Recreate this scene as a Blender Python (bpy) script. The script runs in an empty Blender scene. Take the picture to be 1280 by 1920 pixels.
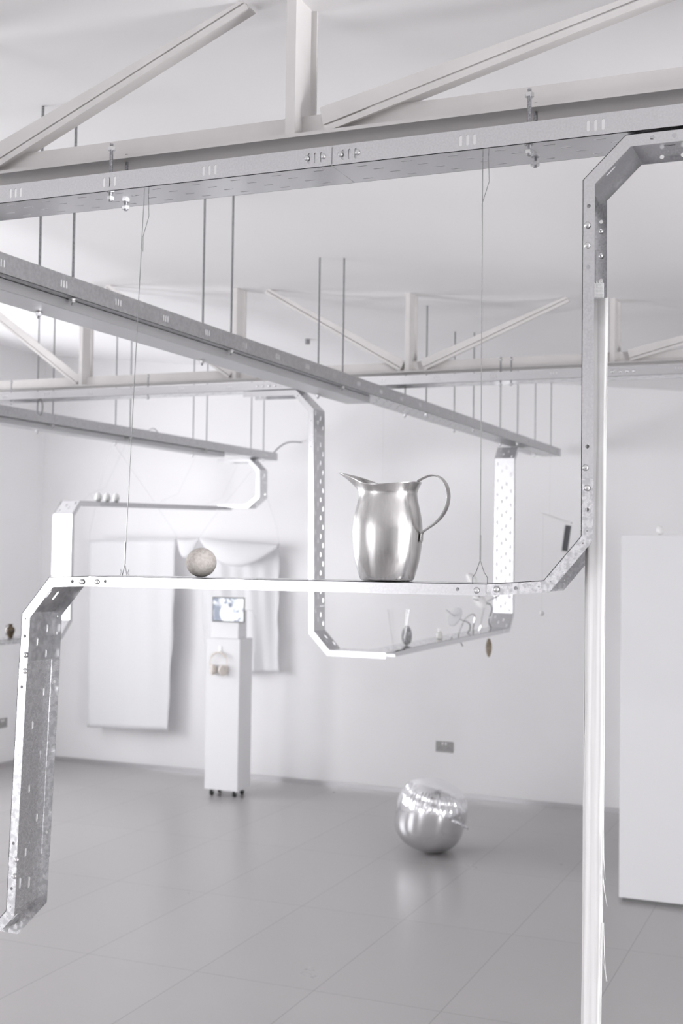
import bpy, bmesh, math, random
from mathutils import Vector, Matrix
random.seed(7)
SC = bpy.context.scene
COL = SC.collection
R_ = math.radians

# ------------------------------------------------------------------ camera
H = 2.0
FPX = 2344.0
def cam_rows(yaw, pitch, roll):
    cy, sy, cp, sp, cr, sr = math.cos(yaw), math.sin(yaw), math.cos(pitch), math.sin(pitch), math.cos(roll), math.sin(roll)
    F = Vector((sy*cp, cy*cp, sp)); r = Vector((cy, -sy, 0)); d = F.cross(r)
    return r*cr - d*sr, r*sr + d*cr, F
CX, CD, CF = cam_rows(R_(-22.72), R_(1.66), R_(.836))
cam_d = bpy.data.cameras.new('camera'); cam = bpy.data.objects.new('camera', cam_d); COL.objects.link(cam)
cam.matrix_world = Matrix(((CX.x, -CD.x, -CF.x, 0), (CX.y, -CD.y, -CF.y, 0), (CX.z, -CD.z, -CF.z, H), (0, 0, 0, 1)))
cam_d.sensor_fit = 'VERTICAL'; cam_d.sensor_height = 36; cam_d.sensor_width = 24
cam_d.lens = FPX/1920*36; cam_d.clip_start = .05
cam_d.dof.use_dof = True; cam_d.dof.focus_distance = 2.62; cam_d.dof.aperture_fstop = 6.3
SC.camera = cam

# ------------------------------------------------------------------ light
SC.view_settings.view_transform = 'Standard'; SC.view_settings.look = 'None'
SC.view_settings.gamma = 1; SC.view_settings.use_curve_mapping = False
SC.view_settings.exposure = 0.66
SC.cycles.sample_clamp_indirect = 1.5; SC.cycles.blur_glossy = 1.0; SC.cycles.caustics_reflective = False; SC.cycles.max_bounces = 12; SC.cycles.diffuse_bounces = 7; SC.cycles.glossy_bounces = 5
SC.cycles.transmission_bounces = 8; SC.cycles.transparent_max_bounces = 12
W = bpy.data.worlds.new('sky'); SC.world = W; W.use_nodes = True
W.node_tree.nodes['Background'].inputs[0].default_value = (.86, .90, 1, 1)
W.node_tree.nodes['Background'].inputs[1].default_value = 1.2
LX, RX, YB, YR = -7.13, 4.0, 9.75, -7.0            # the four walls
def area(name, loc, rot, sx, sy, power, col=(.99, .985, 1)):
    l = bpy.data.lights.new(name, 'AREA'); l.shape = 'RECTANGLE'; l.size = sx; l.size_y = sy; l.energy = power; l.color = col
    o = bpy.data.objects.new(name, l); o.location = loc; o.rotation_euler = rot; COL.objects.link(o); return o
# daylight standing in the window openings of the rear, left and right walls
area('daylight_rear', (-6.63, YR-.25, 1.5), (R_(90), 0, 0), .85, 2.7, 42)
area('daylight_left', (LX-.25, -5.2, 1.85), (R_(90), 0, R_(-90)), 3.2, 1.9, 115)
area('daylight_left', (LX-.25, 3.6, 1.85), (R_(90), 0, R_(-90)), 2.0, 1.9, 105)
area('daylight_left', (LX-.25, 7.2, 1.85), (R_(90), 0, R_(-90)), 2.0, 1.9, 55)
area('daylight_right', (RX+.25, 1.4, 1.6), (R_(90), 0, R_(90)), 1.6, 1.6, 215)

# ------------------------------------------------------------------ materials
def mat(name, col, rough=.5, metal=0., **kw):
    m = bpy.data.materials.new(name); m.use_nodes = True
    b = m.node_tree.nodes['Principled BSDF']
    b.inputs['Base Color'].default_value = (*col, 1); b.inputs['Roughness'].default_value = rough; b.inputs['Metallic'].default_value = metal
    for k, v in kw.items(): b.inputs[k.replace('_', ' ')].default_value = v
    return m
def nt(m): return m.node_tree.nodes, m.node_tree.links, m.node_tree.nodes['Principled BSDF']
def noisy(m, scale, c0, c1, r0=None, r1=None, kind='noise', stretch=None, bump=0, detail=3, lo=.3, hi=.7):
    N, L, b = nt(m)
    tc = N.new('ShaderNodeTexCoord'); src = tc.outputs['Object']
    if stretch:
        mp = N.new('ShaderNodeMapping'); mp.inputs['Scale'].default_value = stretch; L.new(src, mp.inputs[0]); src = mp.outputs[0]
    if kind == 'noise':
        t = N.new('ShaderNodeTexNoise'); t.inputs['Scale'].default_value = scale; t.inputs['Detail'].default_value = detail; o = t.outputs['Fac']
    else:
        n0 = N.new('ShaderNodeTexNoise'); n0.inputs['Scale'].default_value = scale*.8
        mx = N.new('ShaderNodeVectorMath'); mx.operation = 'MULTIPLY_ADD'; mx.inputs[1].default_value = (.02,)*3
        L.new(src, n0.inputs[0]); L.new(n0.outputs['Color'], mx.inputs[0]); L.new(src, mx.inputs[2]); src = mx.outputs[0]
        t = N.new('ShaderNodeTexVoronoi'); t.inputs['Scale'].default_value = scale
        sp = N.new('ShaderNodeSeparateColor'); L.new(t.outputs['Color'], sp.inputs[0]); o = sp.outputs[0]
    L.new(src, t.inputs['Vector'])
    mr = N.new('ShaderNodeMapRange'); mr.inputs[1].default_value = lo; mr.inputs[2].default_value = hi; L.new(o, mr.inputs[0])
    cm = N.new('ShaderNodeMix'); cm.data_type = 'RGBA'; cm.inputs[6].default_value = (*c0, 1); cm.inputs[7].default_value = (*c1, 1)
    L.new(mr.outputs[0], cm.inputs[0]); L.new(cm.outputs[2], b.inputs['Base Color'])
    if r0 is not None:
        rr = N.new('ShaderNodeMapRange'); rr.inputs[1].default_value = lo; rr.inputs[2].default_value = hi
        rr.inputs[3].default_value = r0; rr.inputs[4].default_value = r1; L.new(o, rr.inputs[0]); L.new(rr.outputs[0], b.inputs['Roughness'])
    if bump:
        bp = N.new('ShaderNodeBump'); bp.inputs['Strength'].default_value = bump; bp.inputs['Distance'].default_value = .002
        L.new(o, bp.inputs['Height']); L.new(bp.outputs[0], b.inputs['Normal'])
    return m
g3 = lambda v, t=0: (v+t, v, v)
M = {}
M['wall'] = noisy(mat('white_wall_paint', g3(.80), .75), 2.0, (.855, .85, .855), (.88, .875, .88))
M['ceiling'] = noisy(mat('white_ceiling_paint', g3(.84), .8), 1.5, (.92, .915, .92), (.935, .93, .935))
M['steel_paint'] = noisy(mat('cream_white_steel_paint', (.78, .75, .72), .5), 9, (.65, .63, .62), (.70, .68, .67))
M['galv'] = noisy(mat('galvanised_steel', g3(.7), .3, 1), 260, (.62, .62, .63), (.69, .69, .70), .15, .21, detail=4, lo=.35, hi=.65)
M['galv_worn'] = noisy(mat('spangled_galvanised_steel', g3(.6), .45, 1), 85, (.54, .54, .55), (.76, .76, .77), .40, .27, detail=5, lo=.42, hi=.56)
M['galv_dull'] = noisy(mat('dull_galvanised_steel', g3(.5), .4, 1), 90, (.50, .50, .51), (.60, .60, .61), .30, .42, lo=.35, hi=.65)
M['galv_matte'] = noisy(mat('matt_galvanised_steel', g3(.6), .5, 1), 90, (.68, .68, .69), (.74, .74, .75), .30, .36, lo=.35, hi=.65)
M['cover'] = mat('smooth_grey_cover', (.56, .56, .57), .38, .75)
M['bolt'] = mat('zinc_bolt', g3(.72), .18, 1)
M['rod'] = noisy(mat('threaded_rod_steel', g3(.3), .4, 1), 300, (.17, .17, .18), (.42, .42, .43), .3, .5)
M['wire'] = mat('steel_wire', g3(.35), .35, 1)
M['string'] = mat('pale_string', (.66, .66, .66), .7)
M['brushed'] = noisy(mat('brushed_stainless_steel', g3(.62), .24, 1), 240, (.57, .56, .555), (.63, .62, .61), .20, .27, stretch=(1, 1, .05), bump=.02)
M['stone'] = noisy(mat('speckled_stone_plaster', (.6, .56, .52), .85), 160, (.50, .46, .42), (.66, .62, .585), bump=.3, lo=.25, hi=.6)
M['white'] = mat('matt_white_board', (.76, .76, .77), .6)
M['eggshell'] = mat('eggshell_white', (.85, .845, .84), .45)
M['cloth'] = noisy(mat('thin_white_cotton', (.90, .90, .91), .85), 220, (.88, .88, .89), (.91, .91, .92), stretch=(1, 1, .3))
N, L, b = nt(M['cloth']); tr = N.new('ShaderNodeBsdfTranslucent'); tr.inputs[0].default_value = (.95, .95, .96, 1)
ms = N.new('ShaderNodeMixShader'); ms.inputs[0].default_value = .2; out = N['Material Output']
L.new(b.outputs[0], ms.inputs[1]); L.new(tr.outputs[0], ms.inputs[2]); L.new(ms.outputs[0], out.inputs[0])
M['thread'] = noisy(mat('white_thread', (.83, .825, .82), .7), 260, (.74, .735, .73), (.80, .795, .79), stretch=(1, 1, .02))
M['foil'] = mat('silver_foil', (.86, .86, .87), .12, 1)
M['socket'] = mat('brushed_socket_plate', (.34, .335, .33), .4, .1)
M['switch'] = mat('white_plastic', (.85, .85, .85), .35)
M['dark'] = mat('black_rubber', (.02, .02, .02), .5)
M['skirting'] = mat('satin_metal_skirting', (.68, .67, .68), .3, .85)
M['shadow_gap'] = mat('shadow_gap_grey', (.2, .2, .2), .8)  # dark tone paints in the shade of the gap below the plinth
M['vase'] = noisy(mat('dark_brown_glaze', (.05, .035, .02), .25), 40, (.015, .012, .01), (.12, .08, .04))
M['beige'] = mat('beige_plastic', (.70, .65, .60), .45)
M['cushion'] = mat('beige_ear_cushion', (.68, .63, .58), .8)
M['shell'] = noisy(mat('grey_ridged_stone', (.3, .3, .3), .8), 120, (.12, .12, .13), (.42, .42, .43), bump=.4)
M['pod'] = noisy(mat('brown_seed_pod', (.25, .2, .15), .8), 90, (.12, .10, .07), (.34, .28, .22))
M['milk'] = mat('milky_glass', (.88, .87, .84), .2, 0, Transmission_Weight=.3)
M['disc'] = mat('grey_disc', (.50, .50, .51), .5)
M['mirror'] = mat('dark_grey_panel', (.09, .09, .10), .4, 0)
M['glass'] = mat('clear_thin_glass', (1, 1, 1), .03, 0)
N, L, b = nt(M['glass']); tp = N.new('ShaderNodeBsdfTransparent'); gl = N.new('ShaderNodeBsdfGlossy'); gl.inputs['Roughness'].default_value = .05
ly = N.new('ShaderNodeLayerWeight'); ly.inputs[0].default_value = .25; mm = N.new('ShaderNodeMath'); mm.operation = 'MULTIPLY'; mm.inputs[1].default_value = .5
ms = N.new('ShaderNodeMixShader'); L.new(ly.outputs['Facing'], mm.inputs[0]); L.new(mm.outputs[0], ms.inputs[0])
L.new(tp.outputs[0], ms.inputs[1]); L.new(gl.outputs[0], ms.inputs[2]); L.new(ms.outputs[0], N['Material Output'].inputs[0])
# cotton gauze: open weave
M['gauze'] = mat('white_open_gauze', (.93, .93, .93), .8)
# tiled floor: 600 x 1200 tiles
def floor_mat():
    m = mat('grey_porcelain_tile', (.3, .29, .285), .36); N, L, b = nt(m)
    tc = N.new('ShaderNodeTexCoord'); sp = N.new('ShaderNodeSeparateXYZ'); L.new(tc.outputs['Object'], sp.inputs[0])
    def mth(op, a, bb=None):
        n = N.new('ShaderNodeMath'); n.operation = op
        for i, v in enumerate((a, bb)):
            if v is None: continue
            if isinstance(v, (int, float)): n.inputs[i].default_value = v
            else: L.new(v, n.inputs[i])
        return n.outputs[0]
    def line(o, pitch, off):
        f = mth('FRACT', mth('DIVIDE', mth('SUBTRACT', o, off-30*pitch), pitch))
        d = mth('MULTIPLY', mth('MINIMUM', f, mth('SUBTRACT', 1, f)), pitch)
        return mth('LESS_THAN', d, .0014), mth('FLOOR', mth('DIVIDE', mth('SUBTRACT', o, off-30*pitch), pitch))
    l1, i1 = line(sp.outputs[0], .602, -1.088); l2, i2 = line(sp.outputs[1], 1.195, 6.425)
    ln = mth('MAXIMUM', l1, l2)
    n = N.new('ShaderNodeTexNoise'); n.inputs['Scale'].default_value = 3.2; n.inputs['Detail'].default_value = 5; n.inputs['Roughness'].default_value = .6
    L.new(tc.outputs['Object'], n.inputs[0])
    wn = N.new('ShaderNodeTexWhiteNoise'); cb = N.new('ShaderNodeCombineXYZ'); L.new(i1, cb.inputs[0]); L.new(i2, cb.inputs[1]); L.new(cb.outputs[0], wn.inputs[0])
    v = mth('ADD', mth('MULTIPLY', n.outputs[0], .6), mth('MULTIPLY', wn.outputs[0], .25))
    cm = N.new('ShaderNodeMix'); cm.data_type = 'RGBA'; cm.inputs[6].default_value = (.355, .345, .345, 1); cm.inputs[7].default_value = (.415, .402, .402, 1); L.new(v, cm.inputs[0])
    c2 = N.new('ShaderNodeMix'); c2.data_type = 'RGBA'; c2.inputs[7].default_value = (.16, .15, .145, 1); L.new(ln, c2.inputs[0]); L.new(cm.outputs[2], c2.inputs[6])
    L.new(c2.outputs[2], b.inputs['Base Color'])
    mr = N.new('ShaderNodeMapRange'); mr.inputs[3].default_value = .25; mr.inputs[4].default_value = .33; L.new(n.outputs[0], mr.inputs[0]); L.new(mr.outputs[0], b.inputs['Roughness'])
    return m
M['floor'] = floor_mat()
def screen_mat():
    m = mat('glowing_video_screen', (.02, .02, .02), .2); N, L, b = nt(m)
    tc = N.new('ShaderNodeTexCoord'); n = N.new('ShaderNodeTexNoise'); n.inputs['Scale'].default_value = 9; n.inputs['Detail'].default_value = 2; n.inputs['Distortion'].default_value = 2.2
    L.new(tc.outputs['Object'], n.inputs[0])
    # a pale round form on a slate ground, with a dark spot on it
    def disc(cx, cz, r, soft, sz=1.):
        mp = N.new('ShaderNodeMapping'); mp.inputs['Location'].default_value = (-cx, 0, -cz*sz); mp.inputs['Scale'].default_value = (1, 0, sz); L.new(tc.outputs['Object'], mp.inputs[0])
        ln = N.new('ShaderNodeVectorMath'); ln.operation = 'LENGTH'; L.new(mp.outputs[0], ln.inputs[0])
        mr = N.new('ShaderNodeMapRange'); mr.inputs[1].default_value = r-soft; mr.inputs[2].default_value = r+soft; mr.inputs[3].default_value = 1; mr.inputs[4].default_value = 0
        L.new(ln.outputs['Value'], mr.inputs[0]); return mr.outputs[0]
    def mix(f, a, c):
        x = N.new('ShaderNodeMix'); x.data_type = 'RGBA'; L.new(f, x.inputs[0])
        if isinstance(a, tuple): x.inputs[6].default_value = (*a, 1)
        else: L.new(a, x.inputs[6])
        x.inputs[7].default_value = (*c, 1); return x.outputs[2]
    mr = N.new('ShaderNodeMapRange'); mr.inputs[1].default_value = .42; mr.inputs[2].default_value = .58; L.new(n.outputs[0], mr.inputs[0])
    c = mix(mr.outputs[0], (.15, .18, .25), (.84, .87, .93))
    c = mix(disc(-.09, -.03, .05, .02, .6), c, (.16, .19, .26))
    c = mix(disc(.00, -.03, .072, .006), c, (.95, .97, 1))
    c = mix(disc(.02, .035, .022, .012), c, (.04, .06, .12))
    c = mix(disc(.055, -.005, .018, .012, .5), c, (.34, .38, .48))
    c = mix(disc(.10, .05, .04, .03), c, (.95, .97, 1))
    b.inputs['Emission Strength'].default_value = .85; L.new(c, b.inputs['Emission Color']); return m
M['screen'] = screen_mat()

# ------------------------------------------------------------------ helpers
def tag(o, label=None, cat=None, group=None, kind=None):
    if label: o['label'] = label
    if cat: o['category'] = cat
    if group: o['group'] = group
    if kind: o['kind'] = kind
    return o
def empty(name, loc, label, cat, group=None, rot=(0, 0, 0)):
    o = bpy.data.objects.new(name, None); o.location = loc; o.rotation_euler = rot; o.empty_display_size = .05; COL.objects.link(o)
    return tag(o, label, cat, group)
class MB:
    def __init__(s): s.v = []; s.f = []
    def add(s, vs, fs):
        k = len(s.v); s.v += [Vector(v) for v in vs]; s.f += [tuple(i+k for i in f) for f in fs]; return s
    def box(s, a, c):
        (x0, y0, z0), (x1, y1, z1) = a, c
        return s.add([(x0,y0,z0),(x1,y0,z0),(x1,y1,z0),(x0,y1,z0),(x0,y0,z1),(x1,y0,z1),(x1,y1,z1),(x0,y1,z1)],
                     [(3,2,1,0),(4,5,6,7),(0,1,5,4),(1,2,6,5),(2,3,7,6),(3,0,4,7)])
    def bar(s, p, q, A, B, a, bb):          # a beam from p to q: section a wide along A, bb along B
        p, q, A, B = Vector(p), Vector(q), Vector(A), Vector(B)
        vs = []
        for c in (p, q):
            for i, j in ((-1,-1),(1,-1),(1,1),(-1,1)): vs.append(c + A*a/2*i + B*bb/2*j)
        return s.add(vs, [(0,3,2,1),(4,5,6,7),(0,1,5,4),(1,2,6,5),(2,3,7,6),(3,0,4,7)])
    def tube(s, pts, r, n=8, cap=True):
        pts = [Vector(p) for p in pts]; rs = r if isinstance(r, (list, tuple)) else [r]*len(pts); vs = []; fs = []
        up = None
        for i, p in enumerate(pts):
            t = (pts[min(i+1, len(pts)-1)] - pts[max(i-1, 0)]).normalized()
            if up is None: up = Vector((0, 0, 1)) if abs(t.z) < .9 else Vector((1, 0, 0))
            a = t.cross(up).normalized(); up = a.cross(t).normalized()
            for k in range(n):
                g = 2*math.pi*k/n; vs.append(p + (a*math.cos(g) + up*math.sin(g))*rs[i])
        for i in range(len(pts)-1):
            for k in range(n): fs.append((i*n+k, i*n+(k+1) % n, (i+1)*n+(k+1) % n, (i+1)*n+k))
        if cap: fs.append(tuple(range(n))[::-1]); fs.append(tuple((len(pts)-1)*n+k for k in range(n)))
        return s.add(vs, fs)
    def lathe(s, prof, n=32, o=(0, 0, 0), A=Vector((1, 0, 0)), B=Vector((0, 1, 0)), C=Vector((0, 0, 1))):
        o = Vector(o); vs = []; fs = []
        for r, z in prof:
            for k in range(n):
                g = 2*math.pi*k/n; vs.append(o + A*r*math.cos(g) + B*r*math.sin(g) + C*z)
        for i in range(len(prof)-1):
            for k in range(n): fs.append((i*n+k, i*n+(k+1) % n, (i+1)*n+(k+1) % n, (i+1)*n+k))
        if prof[0][0] > 1e-4: fs.append(tuple(range(n))[::-1])
        if prof[-1][0] > 1e-4: fs.append(tuple((len(prof)-1)*n+k for k in range(n)))
        return s.add(vs, fs)
    def build(s, name, m, parent=None, smooth=False, origin=None, bevel=0, sub=0, solid=0):
        o0 = Vector(origin) if origin is not None else Vector((0, 0, 0))
        me = bpy.data.meshes.new(name); me.from_pydata([v-o0 for v in s.v], [], s.f)
        if smooth or bevel or sub or solid:
            bm = bmesh.new(); bm.from_mesh(me); bmesh.ops.remove_doubles(bm, verts=bm.verts, dist=1e-6); bmesh.ops.recalc_face_normals(bm, faces=bm.faces)
            bm.to_mesh(me); bm.free()
        me.update(); me.materials.append(m)
        if smooth: me.shade_smooth(); me.set_sharp_from_angle(angle=R_(42))
        o = bpy.data.objects.new(name, me); COL.objects.link(o)
        if parent: o.parent = parent
        o.location = o0
        if bevel: d = o.modifiers.new('bevel', 'BEVEL'); d.width = bevel; d.segments = 2; d.limit_method = 'ANGLE'
        if solid: d = o.modifiers.new('thickness', 'SOLIDIFY'); d.thickness = solid; d.offset = 0
        if sub: d = o.modifiers.new('smooth', 'SUBSURF'); d.levels = sub; d.render_levels = sub
        return o
def at(px, py, y):                          # point of the photograph on the upright plane at distance y
    d = CX*((px-640)/FPX) + CD*((py-960)/FPX) + CF
    return Vector((0, 0, H)) + d*(y/d.y)
def atx(px, py, x):
    d = CX*((px-640)/FPX) + CD*((py-960)/FPX) + CF
    return Vector((0, 0, H)) + d*(x/d.x)

# a sheet-metal panel with punched slots
def panel(mb, O, U, V, Nn, t, w, s0, s1, e0, e1, rows):
    """O corner, U along, V across (0..w), Nn outward; start at s0 (v=0) / s1 (v=w), end at e0 / e1"""
    O, U, V, Nn = Vector(O), Vector(U), Vector(V), Vector(Nn)
    if not rows: rows = [(0, w, [])]
    S = lambda v: s0+(s1-s0)*v/w
    E_ = lambda v: e0+(e1-e0)*v/w
    nr = len(rows)
    def quad3(ps, rev=False):
        pass
    for ri, (v0, v1, sl) in enumerate(rows):
        lo, hi = max(S(v0), S(v1)), min(E_(v0), E_(v1))
        sl = sorted([q for q in sl if q[0]-q[2]/2 > lo+.002 and q[0]+q[2]/2 < hi-.002])
        n = max(1, len(sl)); bd = [None]+[(sl[i][0]+sl[i+1][0])/2 for i in range(len(sl)-1)]+[None]
        for i in range(n):
            ua0, ua1 = (S(v0), S(v1)) if i == 0 else (bd[i], bd[i])
            ub0, ub1 = (E_(v0), E_(v1)) if i == n-1 else (bd[i+1], bd[i+1])
            c = [(ua0, v0), (ub0, v0), (ub1, v1), (ua1, v1)]
            P = [O+U*u+V*v for u, v in c]; Q = [p-Nn*t for p in P]
            vs = P+Q; fs = []
            if i == 0: fs.append((3, 7, 4, 0))
            if i == n-1: fs.append((1, 5, 6, 2))
            if ri == 0: fs.append((0, 4, 5, 1))
            if ri == nr-1: fs.append((2, 6, 7, 3))
            if not sl: fs += [(0, 1, 2, 3), (7, 6, 5, 4)]
            else:
                uc, vc, lu, lv = sl[i]; r = min(lu, lv)/2; hx, hy = max(0, (lu-lv)/2), max(0, (lv-lu)/2)
                ring = []
                for qd, (sx, sy) in enumerate(((-1, -1), (1, -1), (1, 1), (-1, 1))):
                    for a in (9, 45, 81):
                        g = R_(180+90*qd+a); ring.append((uc+sx*hx+r*math.cos(g), vc+sy*hy+r*math.sin(g)))
                k = len(vs); vs += [O+U*u+V*v for u, v in ring]; vs += [O+U*u+V*v-Nn*t for u, v in ring]
                for qd in range(4):
                    a0, a1, a2 = k+qd*3, k+qd*3+1, k+qd*3+2; nx = k+((qd+1) % 4)*3; cn = (qd+1) % 4
                    fs += [(qd, a1, a0), (qd, a2, a1), (qd, cn, nx, a2)]
                    fs += [(qd+4, a0+12, a1+12), (qd+4, a1+12, a2+12), (qd+4, a2+12, nx+12, cn+4)]
                for j in range(12): fs.append((k+j, k+(j+1) % 12, k+12+(j+1) % 12, k+12+j))
            mb.add(vs, fs)
T = .0013
def stag_rows(L_, w, pitch, ln, wd, nrow, u0=0.):
    rows = []; m = w*.06
    for r in range(nrow):
        v0 = m+(w-2*m)*r/nrow; v1 = m+(w-2*m)*(r+1)/nrow
        off = (r*.5 % 1)*pitch + (.25*pitch if r >= nrow//2 else 0)
        n = int(L_/pitch)+2
        rows.append((v0, v1, [(u0+off+i*pitch, (v0+v1)/2, ln, wd) for i in range(n)]))
    rows[0] = (0, rows[0][1], rows[0][2]); rows[-1] = (rows[-1][0], w, rows[-1][2])
    return rows
def straight_tray(mb, p, u, side, n, L_, w, fh, plate_rows, flange_slots, back_slots=None):
    """channel: plate outer corner line starts at p along u, width along side, plate faces n, flanges stand towards -n"""
    p, u, side, n = Vector(p), Vector(u), Vector(side), Vector(n)
    panel(mb, p, u, side, n, T, w, 0, 0, L_, L_, plate_rows)
    panel(mb, p, u, -n, -side, T, fh, 0, 0, L_, L_, [(0, fh, flange_slots)] if flange_slots else None)
    bs = flange_slots if back_slots is None else back_slots
    panel(mb, p+side*w, u, -n, side, T, fh, 0, 0, L_, L_, [(0, fh, bs)] if bs else None)
def bent(mb, pts, nrm0, E, side, y0, w, fh, rows=None, holes=None, Zv=Vector((0, 0, 1)), O=Vector((0, 0, 0)), inset=0):
    """channel bent along pts=(e,z); E horizontal axis, side across; nrm0 the first segment's outer normal"""
    pts = [Vector(q) for q in pts]; ts = [(pts[i+1]-pts[i]).normalized() for i in range(len(pts)-1)]
    sg = 1 if (Vector((-ts[0].y, ts[0].x)) - Vector(nrm0)).length < 1 else -1
    ns = [Vector((-t.y, t.x))*sg for t in ts]
    P3 = lambda q, dpt=0.: O + E*q.x + Zv*q.y + side*(y0+dpt)
    D3 = lambda q: E*q.x + Zv*q.y
    for i, t in enumerate(ts):
        Ls = (pts[i+1]-pts[i]).length; n = ns[i]
        if i > 0:
            m = (-ns[i-1]-n)/(1+ns[i-1].dot(n)); ss = fh*m.dot(t)
        else: ss = 0
        if i < len(ts)-1:
            m = (-ns[i+1]-n)/(1+ns[i+1].dot(n)); es = fh*m.dot(t)
        else: es = 0
        pr = rows(i, Ls) if rows else None
        panel(mb, P3(pts[i], inset), D3(t), side, D3(n), T, w-2*inset, 0, 0, Ls, Ls, pr)
        hs = holes(i, Ls) if holes else []
        panel(mb, P3(pts[i], inset), D3(t), D3(-n), -side, T, fh, 0, ss, Ls, Ls+es, [(0, fh, hs)] if hs else None)
        panel(mb, P3(pts[i], w-inset), D3(t), D3(-n), side, T, fh, 0, ss, Ls, Ls+es, [(0, fh, hs)] if hs else None)
def bolt_mesh(mb, p, N_, r=.0075, h=.005):
    N_ = Vector(N_).normalized(); A = N_.orthogonal().normalized(); B = N_.cross(A)
    mb.lathe([(r, 0), (r, h*.25), (r*.82, h*.7), (r*.45, h), (0, h)], 14, p, A, B, N_)
    for q in (A+B*.3, B-A*.3):
        q = q.normalized(); mb.bar(Vector(p)+N_*h*.9-q*r*.45, Vector(p)+N_*h*.9+q*r*.45, N_, q.cross(N_), .0012, .0016)
_bolt = {}
def bolt(p, N_, parent, r=.0075, name='bolt'):
    key = (tuple(round(c, 2) for c in N_), r)
    if key not in _bolt:
        mb = MB(); bolt_mesh(mb, (0, 0, 0), N_, r); _bolt[key] = mb.build(name, M['bolt'], parent, smooth=True); o = _bolt[key]
    else:
        o = _bolt[key].copy(); COL.objects.link(o); o.parent = parent
    o.location = p
    return o
def nut(mb, p, r=.009, h=.009):
    mb.lathe([(r, -h/2), (r, h/2)], 6, p)

# ------------------------------------------------------------------ the room
def ceil_z(x): return 3.116-.092*x
def struct(o): o['kind'] = 'structure'; return o
struct(MB().box((LX-.3, YR-.4, -.12), (RX+.3, YB+.3, 0)).build('floor', M['floor']))
mb = MB(); a, c = LX-.3, RX+.3
mb.add([(a, YR-.4, ceil_z(a)), (c, YR-.4, ceil_z(c)), (c, YB+.3, ceil_z(c)), (a, YB+.3, ceil_z(a)),
        (a, YR-.4, ceil_z(a)+.15), (c, YR-.4, ceil_z(c)+.15), (c, YB+.3, ceil_z(c)+.15), (a, YB+.3, ceil_z(a)+.15)],
       [(0,3,2,1),(4,5,6,7),(0,1,5,4),(1,2,6,5),(2,3,7,6),(3,0,4,7)])
struct(mb.build('ceiling', M['ceiling']))
HT = 3.95
def wall_with_openings(name, axis, c, t, a0, a1, ops):
    mb = MB(); cuts = sorted(ops)
    zt = (lambda a: HT)
    def seg(u0, u1, z0, z1):
        if u1-u0 < 1e-4 or z1-z0 < 1e-4: return
        if axis == 'x': mb.box((min(c, c+t), u0, z0), (max(c, c+t), u1, z1))
        else:
            y0, y1 = min(c, c+t), max(c, c+t)
            mb.box((u0, y0, z0), (u1, y1, z1))
    u = a0
    for (o0, o1, z0, z1) in cuts:
        seg(u, o0, 0, HT); seg(o0, o1, 0, z0); seg(o0, o1, z1, HT); u = o1
    seg(u, a1, 0, HT)
    return mb
# walls rise past the sloping ceiling only outside the room; cut them to its slope
def slope_cut(mb):
    for v in mb.v:
        if v.z > 3: v.z = ceil_z(v.x)+.05
    return mb
struct(slope_cut(MB().box((LX-.2, YB, 0), (RX+.2, YB+.2, HT))).build('wall_back', M['wall']))
struct(slope_cut(wall_with_openings('wall_left', 'x', LX, -.2, YR-.2, YB, [(-6.8, -3.6, .9, 2.8), (2.6, 4.6, .9, 2.8), (6.2, 8.2, .9, 2.8)])).build('wall_left', M['wall']))
mbr = wall_with_openings('wall_rear', 'y', YR, -.2, LX, RX, [(-7.05, -6.2, .15, 2.85)])
struct(slope_cut(mbr).build('wall_rear', M['wall']))
def cutr(mb):
    for v in mb.v:
        if v.z > 2.73: v.z = ceil_z(v.x)+.05
    return mb
struct(cutr(wall_with_openings('wall_right', 'x', RX, .2, YR-.2, YB, [(.6, 2.2, .8, 2.4)])).build('wall_right', M['wall']))
def window(idx, axis, c, a0, a1, z0, z1, nm):
    f = MB(); w = .05
    def b2(u0, u1, p0, p1):
        if axis == 'x': f.box((c-.03, u0, p0), (c+.03, u1, p1))
        else: f.box((u0, c-.03, p0), (u1, c+.03, p1))
    b2(a0, a1, z0, z0+w); b2(a0, a1, z1-w, z1); b2(a0, a0+w, z0+w, z1-w); b2(a1-w, a1, z0+w, z1-w)
    for k in range(1, nm): u = a0+(a1-a0)*k/nm; b2(u-w/2, u+w/2, z0+w, z1-w)
    struct(f.build('window_%d' % idx, M['white']))
window(1, 'y', YR-.1, -7.05, -6.2, .15, 2.85, 1)
window(2, 'x', LX-.1, -6.8, -3.6, .9, 2.8, 3)
window(3, 'x', LX-.1, 2.6, 4.6, .9, 2.8, 2)
window(4, 'x', LX-.1, 6.2, 8.2, .9, 2.8, 2)
window(5, 'x', RX+.1, .6, 2.2, .8, 2.4, 2)
struct(MB().box((LX, YB-.012, 0), (RX, YB, .035)).build('baseboard_back', M['skirting']))
struct(MB().box((LX, YR, 0), (LX+.012, YB-.012, .035)).build('baseboard_left', M['skirting']))

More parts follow.
